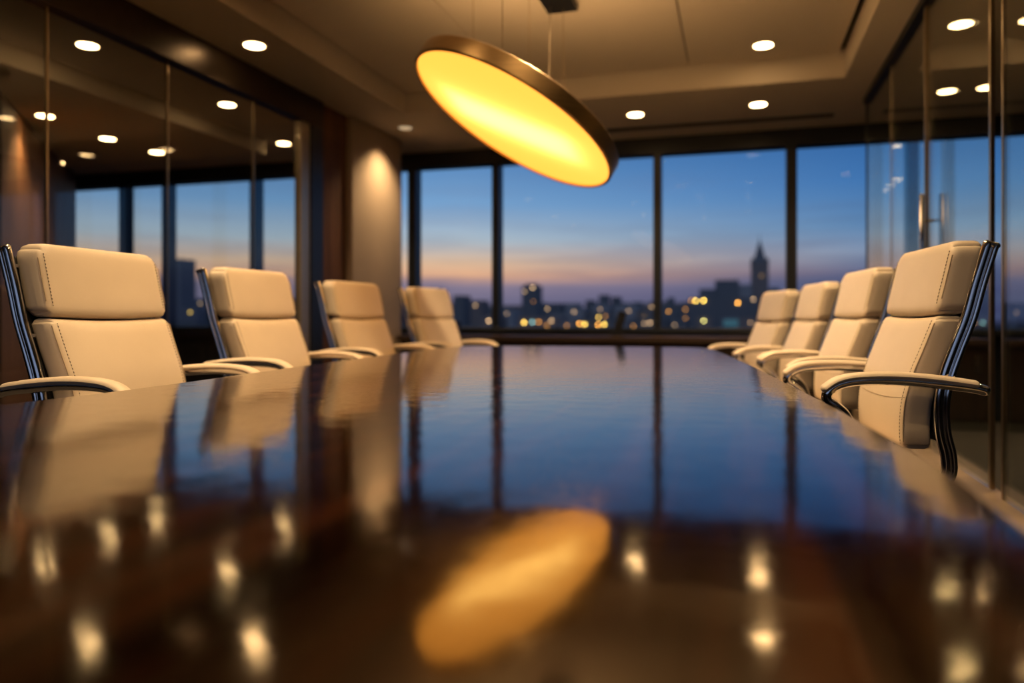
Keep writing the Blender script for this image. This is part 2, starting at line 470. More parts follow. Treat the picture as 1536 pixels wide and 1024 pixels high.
for z in (0.9, 1.5): sweep(bm, [(-0.055, 4.80, z), (0, 4.80, z)], 0.008, 0.008, up=(0, 0, 1), n=8)
obj('pull_handle', bm, M_CHROME, dr, True)
structure('baseboard_right', B(0.944, XR+0.04, YB, 7.05, 0, 0.20, bevel=0.004), M_KERB)

# outer walls
bm = bmesh.new()                                                     # unseen windows added behind the camera for cool light on chrome and chairs
box(bm, -9, -3.4, YB-0.1, YB, -0.1, 3.1); box(bm, 1.0, 4.6, YB-0.1, YB, -0.1, 3.1)
box(bm, -3.4, 1.0, YB-0.1, YB, -0.1, 0.80); box(bm, -3.4, 1.0, YB-0.1, YB, 2.66, 3.1)
structure('wall_back', bm, M_WOODD)
for k in range(3):  # panes and mullions of those added windows
    w = empty('window_%d' % (13+k)); w['kind'] = 'structure'
    a = -3.4+k*4.4/3; b2 = a+4.4/3
    bm = bmesh.new(); vv = [bm.verts.new(p) for p in ((a, YB-0.05, 0.8), (b2, YB-0.05, 0.8), (b2, YB-0.05, 2.66), (a, YB-0.05, 2.66))]; bm.faces.new(vv)
    obj('pane', bm, M_GLASS_W, w)
    if k: obj('mullion', B(a-0.04, a+0.04, YB-0.09, YB, 0.8, 2.66), M_FRAME, w)
structure('wall_far_right', B(4.6, 4.7, YB, YW+0.1, -0.1, 3.1), M_DARKW)
structure('wall_far_left', B(-9.1, -9, YB, YW+0.1, -0.1, 3.1), M_DARKW)
bm = bmesh.new()
p0, p1 = Vector((-5.3, 4.4, 0)), Vector((-7.75, 7.45, 0)); q = Vector((-0.1, -0.08, 0))
v = [bm.verts.new(p) for p in (p0, p1, p1+q, p0+q)]; v2 = [bm.verts.new(x.co+Vector((0, 0, 2.70))) for x in v]
bm.faces.new(v); bm.faces.new(v2)
for k in range(4): bm.faces.new((v[k], v[(k+1) % 4], v2[(k+1) % 4], v2[k]))
structure('wall_side_room', bm, M_WOODW)
structure('wall_side_room_back', B(-9, -5.3, 4.3, 4.42, 0, 2.70), M_WOODD)

# ------------------------------------------------------------------ conference table
tbl = empty('conference_table', (0, 0, 0))
tag(tbl, 'long boat shaped conference table in glossy dark brown wood with mirror lacquer', 'table')
OUT = [(0.232, -0.4), (0.234, 0.73), (0.236, 1.01), (0.225, 1.18), (0.211, 1.364), (0.192, 1.637), (0.143, 2.128), (0.047, 3.083),
       (-0.08, 4.15), (-0.16, 4.65), (-0.27, 4.80), (-0.6, 4.84), (-1.1, 4.80), (-1.55, 4.70), (-1.72, 4.55), (-1.71, 4.2), (-1.65, 3.5),
       (-1.575, 2.6), (-1.495, 1.9), (-1.465, 1.5), (-1.47, 0.8), (-1.47, -0.4), (-1.44, -1.35), (-1.34, -1.6), (-0.6, -1.7), (0.08, -1.6), (0.2, -1.35)]
def outline(inset):
    c = catmull([(x, y, 0) for x, y in OUT], 6, True); K = len(c); res = []
    for i in range(K):
        tt = (c[(i+1) % K]-c[i-1]).normalized(); nn = Vector((tt.y, -tt.x, 0))
        res.append(c[i] - nn*inset)
    return res
ZTAB = 0.77
def slab(layers, m, name):
    bm = bmesh.new(); R_ = []
    for ins, z in layers: R_.append([bm.verts.new((p.x, p.y, z)) for p in outline(ins)])
    for a, b in zip(R_, R_[1:]):
        K = len(a)
        for i in range(K): bm.faces.new((a[i], a[(i+1) % K], b[(i+1) % K], b[i]))
    bm.faces.new(R_[0]); bm.faces.new(R_[-1])
    return obj(name, bm, m, tbl)
# sign of inset: outline runs anticlockwise, so +inset is inward
slab([(0.0025, ZTAB), (0.0008, ZTAB-0.0008), (0, ZTAB-0.003), (0, ZTAB-0.032), (0.003, ZTAB-0.036), (0.09, ZTAB-0.050)], M_TABLE, 'tabletop')
for y in (-0.3, 1.9, 3.9):
    xc_ = -0.62 if y < 1 else (-0.68 if y < 3 else -0.88)
    obj('pedestal', B(xc_-0.22, xc_+0.22, y-0.38, y+0.38, 0, ZTAB-0.045, bevel=0.01), M_PED, tbl)

# ------------------------------------------------------------------ chairs (local: faces +y, width along x)
YF = [(0.54, -0.205), (0.62, -0.200), (0.70, -0.205), (0.78, -0.226), (0.86, -0.258), (0.95, -0.290), (1.05, -0.314), (1.165, -0.340)]
def yf(z):
    a = [(zz, yy) for zz, yy in YF]
    # smooth by averaging
    return (interp(a, z-0.02)+interp(a, z)+interp(a, z+0.02))/3
def pad_bm(hw, z0, z1, th, r, puff, dip_top=0.0, dip_bot=0.0, taper=0.0, rc=0.03):
    hz = (z1-z0)/2; bm = rbox(hw, th/2, hz, r, 22, 3, 16)
    for v in bm.verts:
        x, y, z = v.co
        R_ = rc if z > 0 else 0.026
        ax_, az_ = abs(x)-(hw-R_), abs(z)-(hz-R_)
        if ax_ > 0 and az_ > 0:
            k_ = max(ax_, az_)/math.hypot(ax_, az_)
            x = math.copysign(hw-R_+ax_*k_, x); z = math.copysign(hz-R_+az_*k_, z)
        s = x/hw; t_ = z/hz
        zz = (z0+z1)/2 + z
        k = (1-min(1, s*s))
        if t_ > 0: zz -= dip_top*k*t_
        else: zz -= dip_bot*k*(-t_)
        f = (y/(th/2)+1)/2                       # 1 on the front face
        y += f*puff*(1-abs(s)**4)*(1-abs(t_)**4)
        x *= 1 - taper*(1-t_)/2
        v.co = (x, y - th/2 + yf(zz), zz)
    return bm
def seam_path(hw, z0, z1, r, side, off, taper, lift):
    pts = []
    for k in range(25):
        z = z0+r*0.9 + (z1-z0-1.8*r)*k/24
        t_ = (z-(z0+z1)/2)/((z1-z0)/2)
        x = side*(hw-off)*(1 - taper*(1-t_)/2)
        s = abs((hw-off)/hw)
        pts.append(Vector((x, yf(z)+lift+0.006*(1-s**4)*(1-abs(t_)**4), z)))
    return pts
def make_chair():
    root = empty('executive_chair'); parts = []
    def P(name, bm, m, par=None, smooth=True):
        o = obj(name, bm, m, par or root, smooth); ALL.append(o); return o
    HW = 0.25
    head = P('headrest', pad_bm(HW, 0.955, 1.168, 0.086, 0.020, 0.007, 0.0, 0.008, 0.0, 0.05), M_LEATHER)
    back = P('backrest', pad_bm(HW, 0.560, 0.951, 0.080, 0.018, 0.009, 0.009, 0.0, 0.05, 0.025), M_LEATHER)
    for pad, z0, z1, r, tp in ((head, 0.955, 1.168, 0.020, 0.0), (back, 0.560, 0.951, 0.018, 0.05)):
        for s in (-1, 1):
            rc_ = 0.05 if pad is head else 0.026
            pts = seam_path(HW, z0, z1, rc_, s, 0.004, tp, -0.0030)
            bm = bmesh.new(); sweep(bm, pts, 0.0017, 0.0017, n=6); P('piping', bm, M_SEAM, pad)
            pts = seam_path(HW, z0, z1, rc_*0.7, s, 0.021, tp, 0.0006)
            bm = bmesh.new(); sweep(bm, pts, 0.0017, 0.0012, n=6); P('stitching', bm, M_THREAD, pad)
    # lumbar crease: a stitched line across the backrest
    bm = bmesh.new()
    sweep(bm, [Vector((x/10*HW*0.92, yf(0.712-0.012*(1-(x/10)**2))+0.0088*(1-(x/10)**4)+0.0002, 0.712-0.012*(1-(x/10)**2))) for x in range(-10, 11)], 0.0016, 0.0018, up=(0, 0, 1), n=6)
    P('lumbar_seam', bm, M_SEAM, back)
    # seat
    bm = rbox(0.25, 0.235, 0.045, 0.028, 12, 10, 3)
    for v in bm.verts:
        x, y, z = v.co
        k = (z/0.045+1)/2
        z += k*0.012*(1-(x/0.25)**4)*(1-(y/0.235)**4)
        z -= 0.03*max(0, (y-0.1)/0.135)**2
        v.co = (x, y+0.03, z+0.515)
    seat = P('seat', bm, M_LEATHER)
    # chrome side frames: twin bars from the top of the back down and forward under the seat
    prof = [(-0.440, 1.152), (-0.410, 1.05), (-0.384, 0.95), (-0.352, 0.86), (-0.326, 0.78), (-0.312, 0.70), (-0.314, 0.62), (-0.320, 0.55),
            (-0.310, 0.500), (-0.270, 0.468), (-0.20, 0.458), (0.0, 0.456), (0.16, 0.455)]
    prof = [(y+0.024, z) if z > 0.6 else (y+0.024*max(0, (z-0.46)/0.14), z) for y, z in prof]
    for s in (-1, 1):
        bm = bmesh.new(); x = s*0.272
        c = catmull([(x, y, z) for y, z in prof], 6)
        sweep(bm, c, 0.010, 0.013, up=(1, 0, 0), n=12)
        c2 = []
        for i, p in enumerate(c):
            tt = (c[min(i+1, len(c)-1)]-c[max(i-1, 0)]).normalized()
            nn = Vector((0, -tt.z, tt.y))          # away from the pad
            if nn.y > 0 and i < 10: nn = -nn
            c2.append(p + Vector((0, tt.z, -tt.y))*0.021)
        sweep(bm, c2, 0.0095, 0.010, up=(1, 0, 0), n=12)
        # joining block at the top
        sweep(bm, [c[0]+Vector((0, 0.004, 0.0)), c2[0]+Vector((0, -0.004, 0.0))], 0.009, 0.009, up=(1, 0, 0), n=10)
        P('side_frame', bm, M_CHROME)
        # black back shell rail between pad and frame
    bm = rbox(0.242, 0.006, 0.27, 0.005, 6, 2, 14)
    for v in bm.verts:
        zz = v.co.z+0.86
        v.co = (v.co.x, v.co.y + yf(zz) - 0.090, zz)
    P('back_shell', bm, M_BLACK)
    bm = bmesh.new()
    for zz in (0.62, 0.90, 1.10):
        yy = interp(sorted([(z, y) for y, z in prof]), zz)
        sweep(bm, [(-0.268, yy, zz), (0.268, yy, zz)], 0.006, 0.006, up=(0, 0, 1), n=8)
    P('cross_bar', bm, M_CHROME)
    # armrests
    for s in (-1, 1):
        x = s*0.312
        rail = catmull([(x, -0.392, 0.742), (x, -0.36, 0.750), (x, -0.27, 0.760), (x, -0.16, 0.768), (x, -0.06, 0.765), (x, -0.005, 0.752),
                        (x, 0.022, 0.730), (x, 0.022, 0.708), (x, -0.002, 0.690), (x*0.98, -0.03, 0.660), (x*0.95, -0.05, 0.60), (x*0.92, -0.055, 0.52), (x*0.90, -0.055, 0.468)], 6)
        bm = bmesh.new(); sweep(bm, rail, 0.016, 0.015, up=(1, 0, 0), n=12)
        sweep(bm, [(x, -0.305, 0.750), (s*0.272, -0.305, 0.750)], 0.009, 0.009, up=(0, 0, 1), n=8)
        arm = P('armrest', bm, M_CHROME)
        top = catmull([(x, -0.365, 0.759), (x, -0.27, 0.772), (x, -0.16, 0.780), (x, -0.06, 0.777), (x, -0.005, 0.765), (x, 0.030, 0.742)], 6)
        bm = bmesh.new(); sweep(bm, top, 0.026, 0.012, up=(1, 0, 0), n=16)
        P('arm_pad', bm, M_LEATHER, arm)
    # under-seat plate, gas column, five star base with casters
    P('seat_plate', B(-0.26, 0.26, -0.11, 0.15, 0.452, 0.470, bevel=0.004), M_BLACK, smooth=False)
    bm = lathe(bmesh.new(), [(0.0, 0.10), (0.035, 0.10), (0.035, 0.26), (0.026, 0.27), (0.026, 0.40), (0.06, 0.42), (0.06, 0.455), (0, 0.455)], 20)
    P('gas_column', bm, M_CHROME)
    for k in range(5):
        a = 2*PI*k/5+0.3; cx_, sy_ = math.cos(a), math.sin(a)
        bm = bmesh.new(); sweep(bm, [(0.02*cx_, 0.02*sy_, 0.125), (0.15*cx_, 0.15*sy_, 0.11), (0.27*cx_, 0.27*sy_, 0.085)], 0.018, 0.013, up=(-sy_, cx_, 0), n=10)
        lg = P('base_leg', bm, M_CHROME)
        bm = bmesh.new()
        Mr = Matrix.Translation((0.27*cx_, 0.27*sy_, 0.03)) @ Matrix.Rotation(a, 4, 'Z') @ Matrix.Rotation(PI/2, 4, 'X')
        lathe(bm, [(0, -0.022), (0.026, -0.022), (0.030, -0.016), (0.030, -0.004), (0.012, -0.003), (0.012, 0.003), (0.030, 0.004), (0.030, 0.016), (0.026, 0.022), (0, 0.022)], 18, Mr)
        sweep(bm, [(0.27*cx_, 0.27*sy_, 0.04), (0.27*cx_, 0.27*sy_, 0.085)], 0.007, 0.007, n=8)
        P('caster', bm, M_BLACK, lg)
    return root

TC = Vector((0.25, yf(1.165)))          # local near-top-front corner (|x|, y)
# (anchor X, anchor Y, side, yaw towards camera in degrees, height scale, label)
CH = [(-1.925, 1.71, 'L', -2, 1.000, 'large cream leather office chair nearest the camera on the left of the table'),
      (-2.07, 2.73, 'L', 0, 1.000, 'second cream leather office chair from the camera along the left of the table'),
      (-2.20, 3.86, 'L', 6, 0.998, 'third cream leather chair on the left of the table, in front of the column'),
      (-2.14, 4.85, 'L', 9, 1.000, 'farthest cream leather chair on the left, in front of the window mullion'),
      (0.603, 2.47, 'R', 6.5, 1.008, 'large cream leather office chair nearest the camera on the right by the glass door'),
      (0.565, 3.53, 'R', 8, 1.000, 'second cream leather chair from the camera along the right of the table'),
      (0.465, 4.46, 'R', 10, 0.985, 'third cream leather chair on the right of the table, left of the taller second'),
      (0.320, 5.28, 'R', 17, 0.972, 'farthest and smallest cream leather chair on the right, by the table end')]
chair0 = make_chair(); first = True
for ax, ay, side, deg, zs, lab in CH:
    c = chair0 if first else copy_tree(chair0); first = False
    r = math.radians(deg)
    # forward (local +y) in world
    if side == 'L': rz = -PI/2 - r; lx = 1       # facing +X, turned towards the camera; near side is local +x
    else: rz = PI/2 + r; lx = -1
    loc = Vector((lx*TC.x, TC.y, 0)); R3 = Matrix.Rotation(rz, 3, 'Z')
    w = R3 @ loc
    c.location = (ax-w.x, ay-w.y, 0); c.rotation_euler = (0, 0, rz); c.scale = (1, 1, zs)
    tag(c, lab, 'chair', 'cream leather chairs around the conference table')

# ------------------------------------------------------------------ pendant lamp
PC = Vector((-1.171, 3.977, 2.002)); n_ = Vector((0.451, 0.243, 0.859)).normalized()
ux = Vector((1, 0, 0)) - n_*n_.x; ux.normalize(); uy = n_.cross(ux)
MR = Matrix((ux, uy, n_)).transposed().to_4x4()
pl = empty('pendant_lamp', PC)
tag(pl, 'large tilted round pendant lamp glowing yellow with a bronze rim over the table', 'pendant lamp')
RR = 0.60
bm = lathe(bmesh.new(), [(RR-0.004, 0.0), (RR+0.006, 0.0), (RR+0.012, 0.006), (RR+0.012, 0.083), (RR+0.006, 0.088), (RR-0.004, 0.088)], 96, MR, closed=True)
rim = obj('rim', bm, M_BRASS, pl, True)
M_DIFF = emis('warm_opal_diffuser', (1.0, 0.36, 0.045, 1), 2.0)
# opal diffuser: glows by itself and lets the LED bars behind it shine through
t_ = M_DIFF.node_tree; em = [n for n in t_.nodes if n.type == 'EMISSION'][0]; ou = [n for n in t_.nodes if n.type == 'OUTPUT_MATERIAL'][0]
tl = t_.nodes.new('ShaderNodeBsdfTranslucent'); tl.inputs[0].default_value = (0.9, 0.80, 0.45, 1)
ad = t_.nodes.new('ShaderNodeAddShader'); t_.links.new(em.outputs[0], ad.inputs[0]); t_.links.new(tl.outputs[0], ad.inputs[1]); t_.links.new(ad.outputs[0], ou.inputs[0])
bm = lathe(bmesh.new(), [(0, -0.012), (0.25, -0.010), (0.45, -0.004), (0.56, 0.003), (RR-0.003, 0.012)], 96, MR)
bmesh.ops.delete(bm, geom=[f for f in bm.faces if len(f.verts) > 10], context='FACES_ONLY')
obj('diffuser', bm, M_DIFF, pl, True)
bm = lathe(bmesh.new(), [(0, 0.080), (RR-0.004, 0.080), (RR-0.004, 0.086), (0, 0.086)], 96, MR)
obj('top_plate', bm, M_DARKB, pl)
bm = lathe(bmesh.new(), [(0, 0.087), (0.52, 0.087), (0.52, 0.092), (0, 0.092)], 48, MR)
obj('upper_glow_disc', bm, emis('upper_glow', (1.0, 0.58, 0.24, 1), 7.0), pl)
# LED bar inside the drum, lying along the slope
ld = bpy.data.lights.new('led_bar', 'AREA'); ld.shape = 'RECTANGLE'; ld.size = 0.80; ld.size_y = 0.26; ld.energy = 2.2; ld.color = (1.0, 0.74, 0.34)
lo = bpy.data.objects.new('led_bar', ld); C.objects.link(lo); lo.parent = pl
down = Vector((1, 0, 0)) - n_*n_.x; down.normalize()
zax = n_; xax = (Vector((0.95, 0.0, 0)) - n_*(n_.x*0.95)).normalized(); yax = zax.cross(xax)
Ml = Matrix((xax, yax, zax)).transposed().to_4x4(); Ml.translation = n_*0.072
lo.matrix_local = Ml
# suspension cables
def on_rim(a, rad=0.575, h=0.088):
    return PC + ux*(rad*math.cos(a)) + uy*(rad*math.sin(a)) + n_*h
def px(p):
    xc = p.x*math.cos(YAW)+p.y*math.sin(YAW); z = -p.x*math.sin(YAW)+p.y*math.cos(YAW)
    return 768+1145*xc/z
def rim_at(u, back):
    best = None
    for k in range(720):
        a = 2*PI*k/720; p = on_rim(a)
        isb = (p-PC).dot(Vector((-0.28, 0.96, 0))) > 0
        if isb != back: continue
        d = abs(px(p)-u)
        if best is None or d < best[0]: best = (d, p)
    return best[1]
CANX, CANY = -1.09, 4.62
for u, back, top in ((710, True, None), (794, True, None), (847, True, (-1.07, 4.80)), (754, False, None), (823, False, (-1.15, 4.78))):
    p = rim_at(u, back); bm = bmesh.new()
    q = Vector((p.x, p.y, ZT)) if top is None else Vector((top[0], top[1], ZT-0.02))
    sweep(bm, [p-PC, q-PC], 0.0022, 0.0022, n=6, cap=False)
    obj('cable', bm, M_METAL, pl, True)
bm = B(-1.185-PC.x, -0.985-PC.x, 4.25-PC.y, 4.86-PC.y, ZT-0.045-PC.z, ZT-PC.z, bevel=0.006)
obj('canopy', bm, M_BLACK, pl)

# ------------------------------------------------------------------ recessed downlights
def make_downlight(name, lens_mat):
    r = empty(name)
    bm = lathe(bmesh.new(), [(0.068, -0.001), (0.088, -0.005), (0.094, -0.003), (0.095, 0.0005), (0.068, 0.0005)], 32, None, True)
    o = obj('trim_ring', bm, M_TRIM, r, True); ALL.append(o)
    bm = bmesh.new(); c = bm.verts.new((0, 0, -0.0025)); rg = [bm.verts.new((0.067*math.cos(2*PI*k/32), 0.067*math.sin(2*PI*k/32), -0.0022)) for k in range(32)]
    for k in range(32): bm.faces.new((c, rg[k], rg[(k+1) % 32]))
    o = obj('lens', bm, lens_mat, r); ALL.append(o)
    return r
dl0 = make_downlight('downlight', M_LENS); dl_dim = make_downlight('downlight', M_LENS_DIM)
used = {id(dl0): False, id(dl_dim): False}
G1 = 'recessed downlights in the conference room ceiling'; G2 = 'recessed downlights in the room beyond the left glass'; G3 = 'recessed downlights beyond the right glass'
ZSR = ZS-0.15
DL = [(-3.15, 4.49, ZS, 1.0, G1, 'recessed downlight in the soffit above the left glass wall header'),
      (0.19, 5.98, ZT, 1.0, G1, 'recessed downlight in the raised ceiling panel right of the pendant lamp'),
      (0.18, 6.97, ZS, 0.8, G1, 'recessed downlight in the lower soffit, right one before the long air slot'),
      (-0.885, 7.0, ZS, 0.8, G1, 'recessed downlight in the window soffit just right of the pendant lamp'),
      (-3.10, 6.85, ZS, 1.0, G1, 'recessed downlight washing the plaster column beside the windows'),
      (-3.15, 2.70, ZS, 1.0, G1, 'soffit downlight above the second left chair'),
      (-3.15, 0.90, ZS, 0.4, G1, 'soffit downlight above and behind the nearest left chair'),
      (0.19, 4.20, ZT, 0.5, G1, 'raised ceiling downlight above the third right chair'),
      (0.19, 2.70, ZT, 0.3, G1, 'raised ceiling downlight above the nearest right chair'),
      (0.19, 0.80, ZT, 0.4, G1, 'raised ceiling downlight above the right edge of the near table'),
      (-0.80, 4.15, ZT, 2.3, G1, 'raised ceiling downlight above the far end of the table'),
      (-0.60, 2.95, ZT, 1.0, G1, 'raised ceiling downlight over the table in front of the pendant lamp'),
      (-0.60, 1.70, ZT, 0.7, G1, 'raised ceiling downlight over the middle of the near table'),
      (-0.60, 0.30, ZT, 0.3, G1, 'raised ceiling downlight directly over the near table end'),
      (-1.75, 2.60, ZT, 1.0, G1, 'unseen raised ceiling downlight added above the left table edge'),  # out of view, added to light the left chair faces
      (-1.75, 0.90, ZT, 0.4, G1, 'unseen raised ceiling downlight added above the near left table edge'),  # added out of view for the left chairs as well
      (-4.24, 4.17, ZS, 0.5, G2, 'brightest and nearest downlight seen through the second left glass panel'),
      (-4.25, 5.67, ZS, 0.5, G2, 'downlight seen through the third left glass panel, high up'),
      (-4.62, 7.10, ZS, 0.4, G2, 'small downlight seen through the last left glass panel by the jamb'),
      (-5.60, 5.07, ZSR, 0.8, G2, 'small downlight near the brown panelled wall beyond the first glass joint'),
      (-5.74, 5.88, ZSR, 0.6, G2, 'small dim downlight on the dropped ceiling beyond the second left glass panel'),
      (-5.72, 6.50, ZSR, 0.3, G2, 'small downlight low beside the second glass joint'),
      (-7.15, 6.62, ZSR, 0.3, G2, 'lowest small downlight above the brown panelled wall beyond the left glass'),
      (1.36, 5.43, ZS, 0.4, G3, 'bright oval downlight high beyond the right glass door'),
      (1.65, 7.00, ZS, 0.4, G3, 'lower downlight beyond the right glass near the windows'),
      (2.06, 4.80, ZS, 0.3, G3, 'downlight in the space beyond the right glass, farthest of three in a row'),
      (2.06, 4.35, ZS, 0.3, G3, 'downlight in the space beyond the right glass, middle of three in a row'),
      (2.06, 3.90, ZS, 0.3, G3, 'downlight in the space beyond the right glass, nearest of three in a row')]
spot = bpy.data.lights.new('downlight_beam', 'SPOT')
for x, y, z, pw, grp, lab in DL:
    dim = 'plaster column' in lab
    src = dl_dim if dim else dl0
    if not used[id(src)]: d = src; used[id(src)] = True
    else: d = copy_tree(src)
    d.location = (x, y, z-0.001)
    tag(d, lab, 'downlight', grp)
    ld = bpy.data.lights.new('beam', 'SPOT'); ld.energy = SPOT_W*pw; ld.color = (1.0, 0.66, 0.32)
    ld.spot_size = math.radians(118); ld.spot_blend = 0.8; ld.shadow_soft_size = 0.05
    lo = bpy.data.objects.new('beam', ld); C.objects.link(lo); lo.parent = d; lo.location = (0, 0, -0.012)

# lounge chair beyond the right glass
lc = empty('lounge_armchair', (1.90, 4.62, 0), -0.5)
tag(lc, 'pale upholstered armchair beyond the right glass wall, at the right picture edge', 'armchair')
M_CREAM = mat('pale_fabric', (0.42, 0.34, 0.20, 1), 0.8, var=0.06, vscale=40)
bm = rbox(0.30, 0.28, 0.10, 0.05, 8, 8, 3); bmesh.ops.translate(bm, vec=(0, 0, 0.34), verts=bm.verts); obj('seat', bm, M_CREAM, lc, True)
bm = rbox(0.32, 0.06, 0.25, 0.055, 8, 3, 8)
for v in bm.verts: v.co = (v.co.x, v.co.y+0.25+0.10*(v.co.z+0.25)-0.4*v.co.x**2, v.co.z+0.56)
obj('backrest', bm, M_CREAM, lc, True)
for s in (-1, 1):
    bm = rbox(0.045, 0.26, 0.14, 0.04, 3, 8, 4); bmesh.ops.translate(bm, vec=(s*0.32, 0, 0.42), verts=bm.verts); obj('armrest', bm, M_CREAM, lc, True)
    for q in (-1, 1):
        bm = bmesh.new(); sweep(bm, [(s*0.26, q*0.22, 0.012), (s*0.24, q*0.20, 0.26)], 0.014, 0.014, n=8); obj('leg', bm, M_METAL, lc, True)

# ------------------------------------------------------------------ the city at dusk
ZG = -45.0
def far(u, v, D):
    """world point at depth D along the view whose direction is that of the photograph's (u, v)"""
    xc = (u-768)/1145*D
    return Vector((xc*math.cos(YAW)-D*math.sin(YAW), xc*math.sin(YAW)+D*math.cos(YAW), 0.95+(477-v)/1145*D))
structure('ground_city', B(-1500, 1500, 60, 2500, ZG-1, ZG), mat('city_ground', (0.02, 0.022, 0.028, 1), 0.9, var=0.3, vscale=0.02))

def city_mat(name, base):
    m = bpy.data.materials.new(name); m.use_nodes = True
    t = m.node_tree; b = t.nodes['Principled BSDF']
    co = t.nodes.new('ShaderNodeTexCoord'); mp = t.nodes.new('ShaderNodeMapping'); mp.inputs['Rotation'].default_value = (PI/2, 0, 0)
    br = t.nodes.new('ShaderNodeTexBrick'); br.inputs['Scale'].default_value = 0.25
    br.inputs['Color1'].default_value = tuple(c*0.35 for c in base[:3])+(1,); br.inputs['Color2'].default_value = tuple(c*0.5 for c in base[:3])+(1,)
    br.inputs['Mortar'].default_value = base; br.inputs['Mortar Size'].default_value = 0.16; br.offset = 0
    t.links.new(co.outputs['Object'], mp.inputs[0]); t.links.new(mp.outputs[0], br.inputs[0])
    t.links.new(br.outputs[0], b.inputs['Base Color']); b.inputs['Roughness'].default_value = 0.8
    return m
CM = [city_mat('city_wall_slate', (0.15, 0.17, 0.20, 1)), city_mat('city_wall_brown', (0.24, 0.21, 0.21, 1)), city_mat('city_wall_grey', (0.30, 0.32, 0.36, 1))]
def lamp_m(name, c, s): return emis(name, c, s)
LC = {'y': lamp_m('window_yellow', (1, 0.62, 0.10, 1), 1.0), 'o': lamp_m('window_orange', (1, 0.42, 0.06, 1), 1.0),
      'w': lamp_m('window_pale', (1, 0.62, 0.30, 1), 1.0), 'c': lamp_m('window_cyan', (0.45, 0.85, 0.80, 1), 1.0), 'g': lamp_m('window_lime', (0.95, 0.85, 0.25, 1), 1.0)}
_lm = {}
def lm(col, s):
    k = (col, s)
    if k not in _lm:
        m = LC[col].copy(); [n for n in m.node_tree.nodes if n.type == 'EMISSION'][0].inputs[1].default_value = s; _lm[k] = m
    return _lm[k]
WS = 1.7     # px size of a lit window
def lit(par, base, u, v, D, col, s):
    p = far(u, v, D) - base; h = WS/2*D/1145
    p.y = par['_front'] - 0.15
    # slide along the view ray onto the facade
    obj('lit_window', B(p.x-h, p.x+h, p.y-0.1, p.y+0.1, p.z-h, p.z+h), lm(col, s), par)
def building(name, u0, u1, vtop, D, mi, label, cat, lights=(), group=None, roof=None):
    a, b = far(u0, vtop, D), far(u1, vtop, D)
    cx_, cy_ = (a.x+b.x)/2, (a.y+b.y)/2; hw = (b-a).length/2*0.98; dep = max(hw, 8)
    dep = min(dep, 14); e = empty(name, (cx_, cy_, ZG)); top = a.z-ZG
    tag(e, label, cat, group)
    obj('walls', B(-hw, hw, 0, dep*2, 0, top), CM[mi], e)
    if roof == 'box':
        obj('roof_housing', B(-hw*0.4, hw*0.3, dep*0.5, dep*1.2, top, top+hw*0.25), CM[0], e)
    base = Vector((cx_, cy_, ZG))
    for (u, v, col, s) in lights:
        # intersect the ray with the plane y = cy_
        d = far(u, v, 1.0) - Vector((0, 0, 0.95)); k = (cy_-0.2)/d.y
        p = Vector((0, 0, 0.95)) + d*k - base; h = WS/2*D/1145
        x = max(-hw+h, min(hw-h, p.x))
        obj('lit_window', B(x-h, x+h, -0.3, 0.05, p.z-h, p.z+h), lm(col, s), e)
    return e
# lights seen in the photograph: (u, v, colour, strength)
LT = [(704,459,'w',5),(713,458,'w',9),(733,481,'w',22),(786,483.5,'y',38),(798.5,483,'c',12),(808,483,'o',12),(827,481,'w',16),
      (820,488,'o',8),(821,463,'w',10),(840,478,'o',5),(861,467.5,'w',9),(869,485.6,'o',30),(877,486,'y',36),(897.5,476,'y',20),(897,487,'o',34),
      (906.5,486.5,'y',34),(900,464,'w',6),(908,474,'o',6),(943,466,'w',7),(966,476,'y',24),(966,485,'w',9),(975,484,'w',16),(977,460,'w',8),(933,476,'o',6),
      (1003,467,'o',11),(1028,463.6,'o',8),(1028,477.5,'o',5),(1055.5,481,'g',22),(1082,463,'o',10),(1072,460,'o',5),(1125.6,483.6,'w',7),(985,485,'o',10),
      (1106,454.7,'o',36),(1046,451,'y',34),(1057.5,451,'y',46),(1039,451,'o',10),(1127.5,444.6,'w',7),
      (640,462,'w',9),(300,455,'w',8),(430,458,'w',8),(285,468,'y',12),(1225,462,'o',10),(1262,470,'y',14),(1290,458,'w',9),(760,470,'w',5),(850,488,'o',6),(1012,487,'w',6),(950,489,'o',7)]
BIG = {(799,431): 0}
colname = {'y': 'yellow', 'o': 'orange', 'w': 'pale', 'c': 'greenish', 'g': 'lime yellow'}
def where(u):
    for lim, txt in ((590, 'beyond the left glass wall'), (676, 'by the farthest left chair'), (740, 'left of the second mullion'), (800, 'below the square tower block'),
                     (870, 'right of the square tower block'), (925, 'below the twin towers'), (985, 'beside the middle mullion'), (1035, 'left of the palace'),
                     (1110, 'below the palace'), (1187, 'below the spired tower'), (2000, 'behind the right chairs')):
        if u < lim: return txt
rows = {'front row': (300, []), 'middle row': (450, []), 'back row': (620, [])}
for q in sorted(LT):
    u, v, col, s = q
    if q in ((1106, 454.7, 'o', 36), (1046, 451, 'y', 34), (1057.5, 451, 'y', 46), (1039, 451, 'o', 10), (1127.5, 444.6, 'w', 7)): continue
    L_ = rows['front row' if v > 478 else ('middle row' if v > 465 else 'back row')][1]
    if L_ and u - L_[-1][-1][0] < 13: L_[-1].append(q)
    else: L_.append([q])
ORD = ['leftmost', 'second from left', 'third from left', 'fourth from left', 'fifth from left', 'sixth from left', 'seventh from left', 'eighth from left', 'ninth from left', 'tenth from left', 'eleventh from left', 'twelfth from left', 'thirteenth from left', 'fourteenth from left']
specs = []
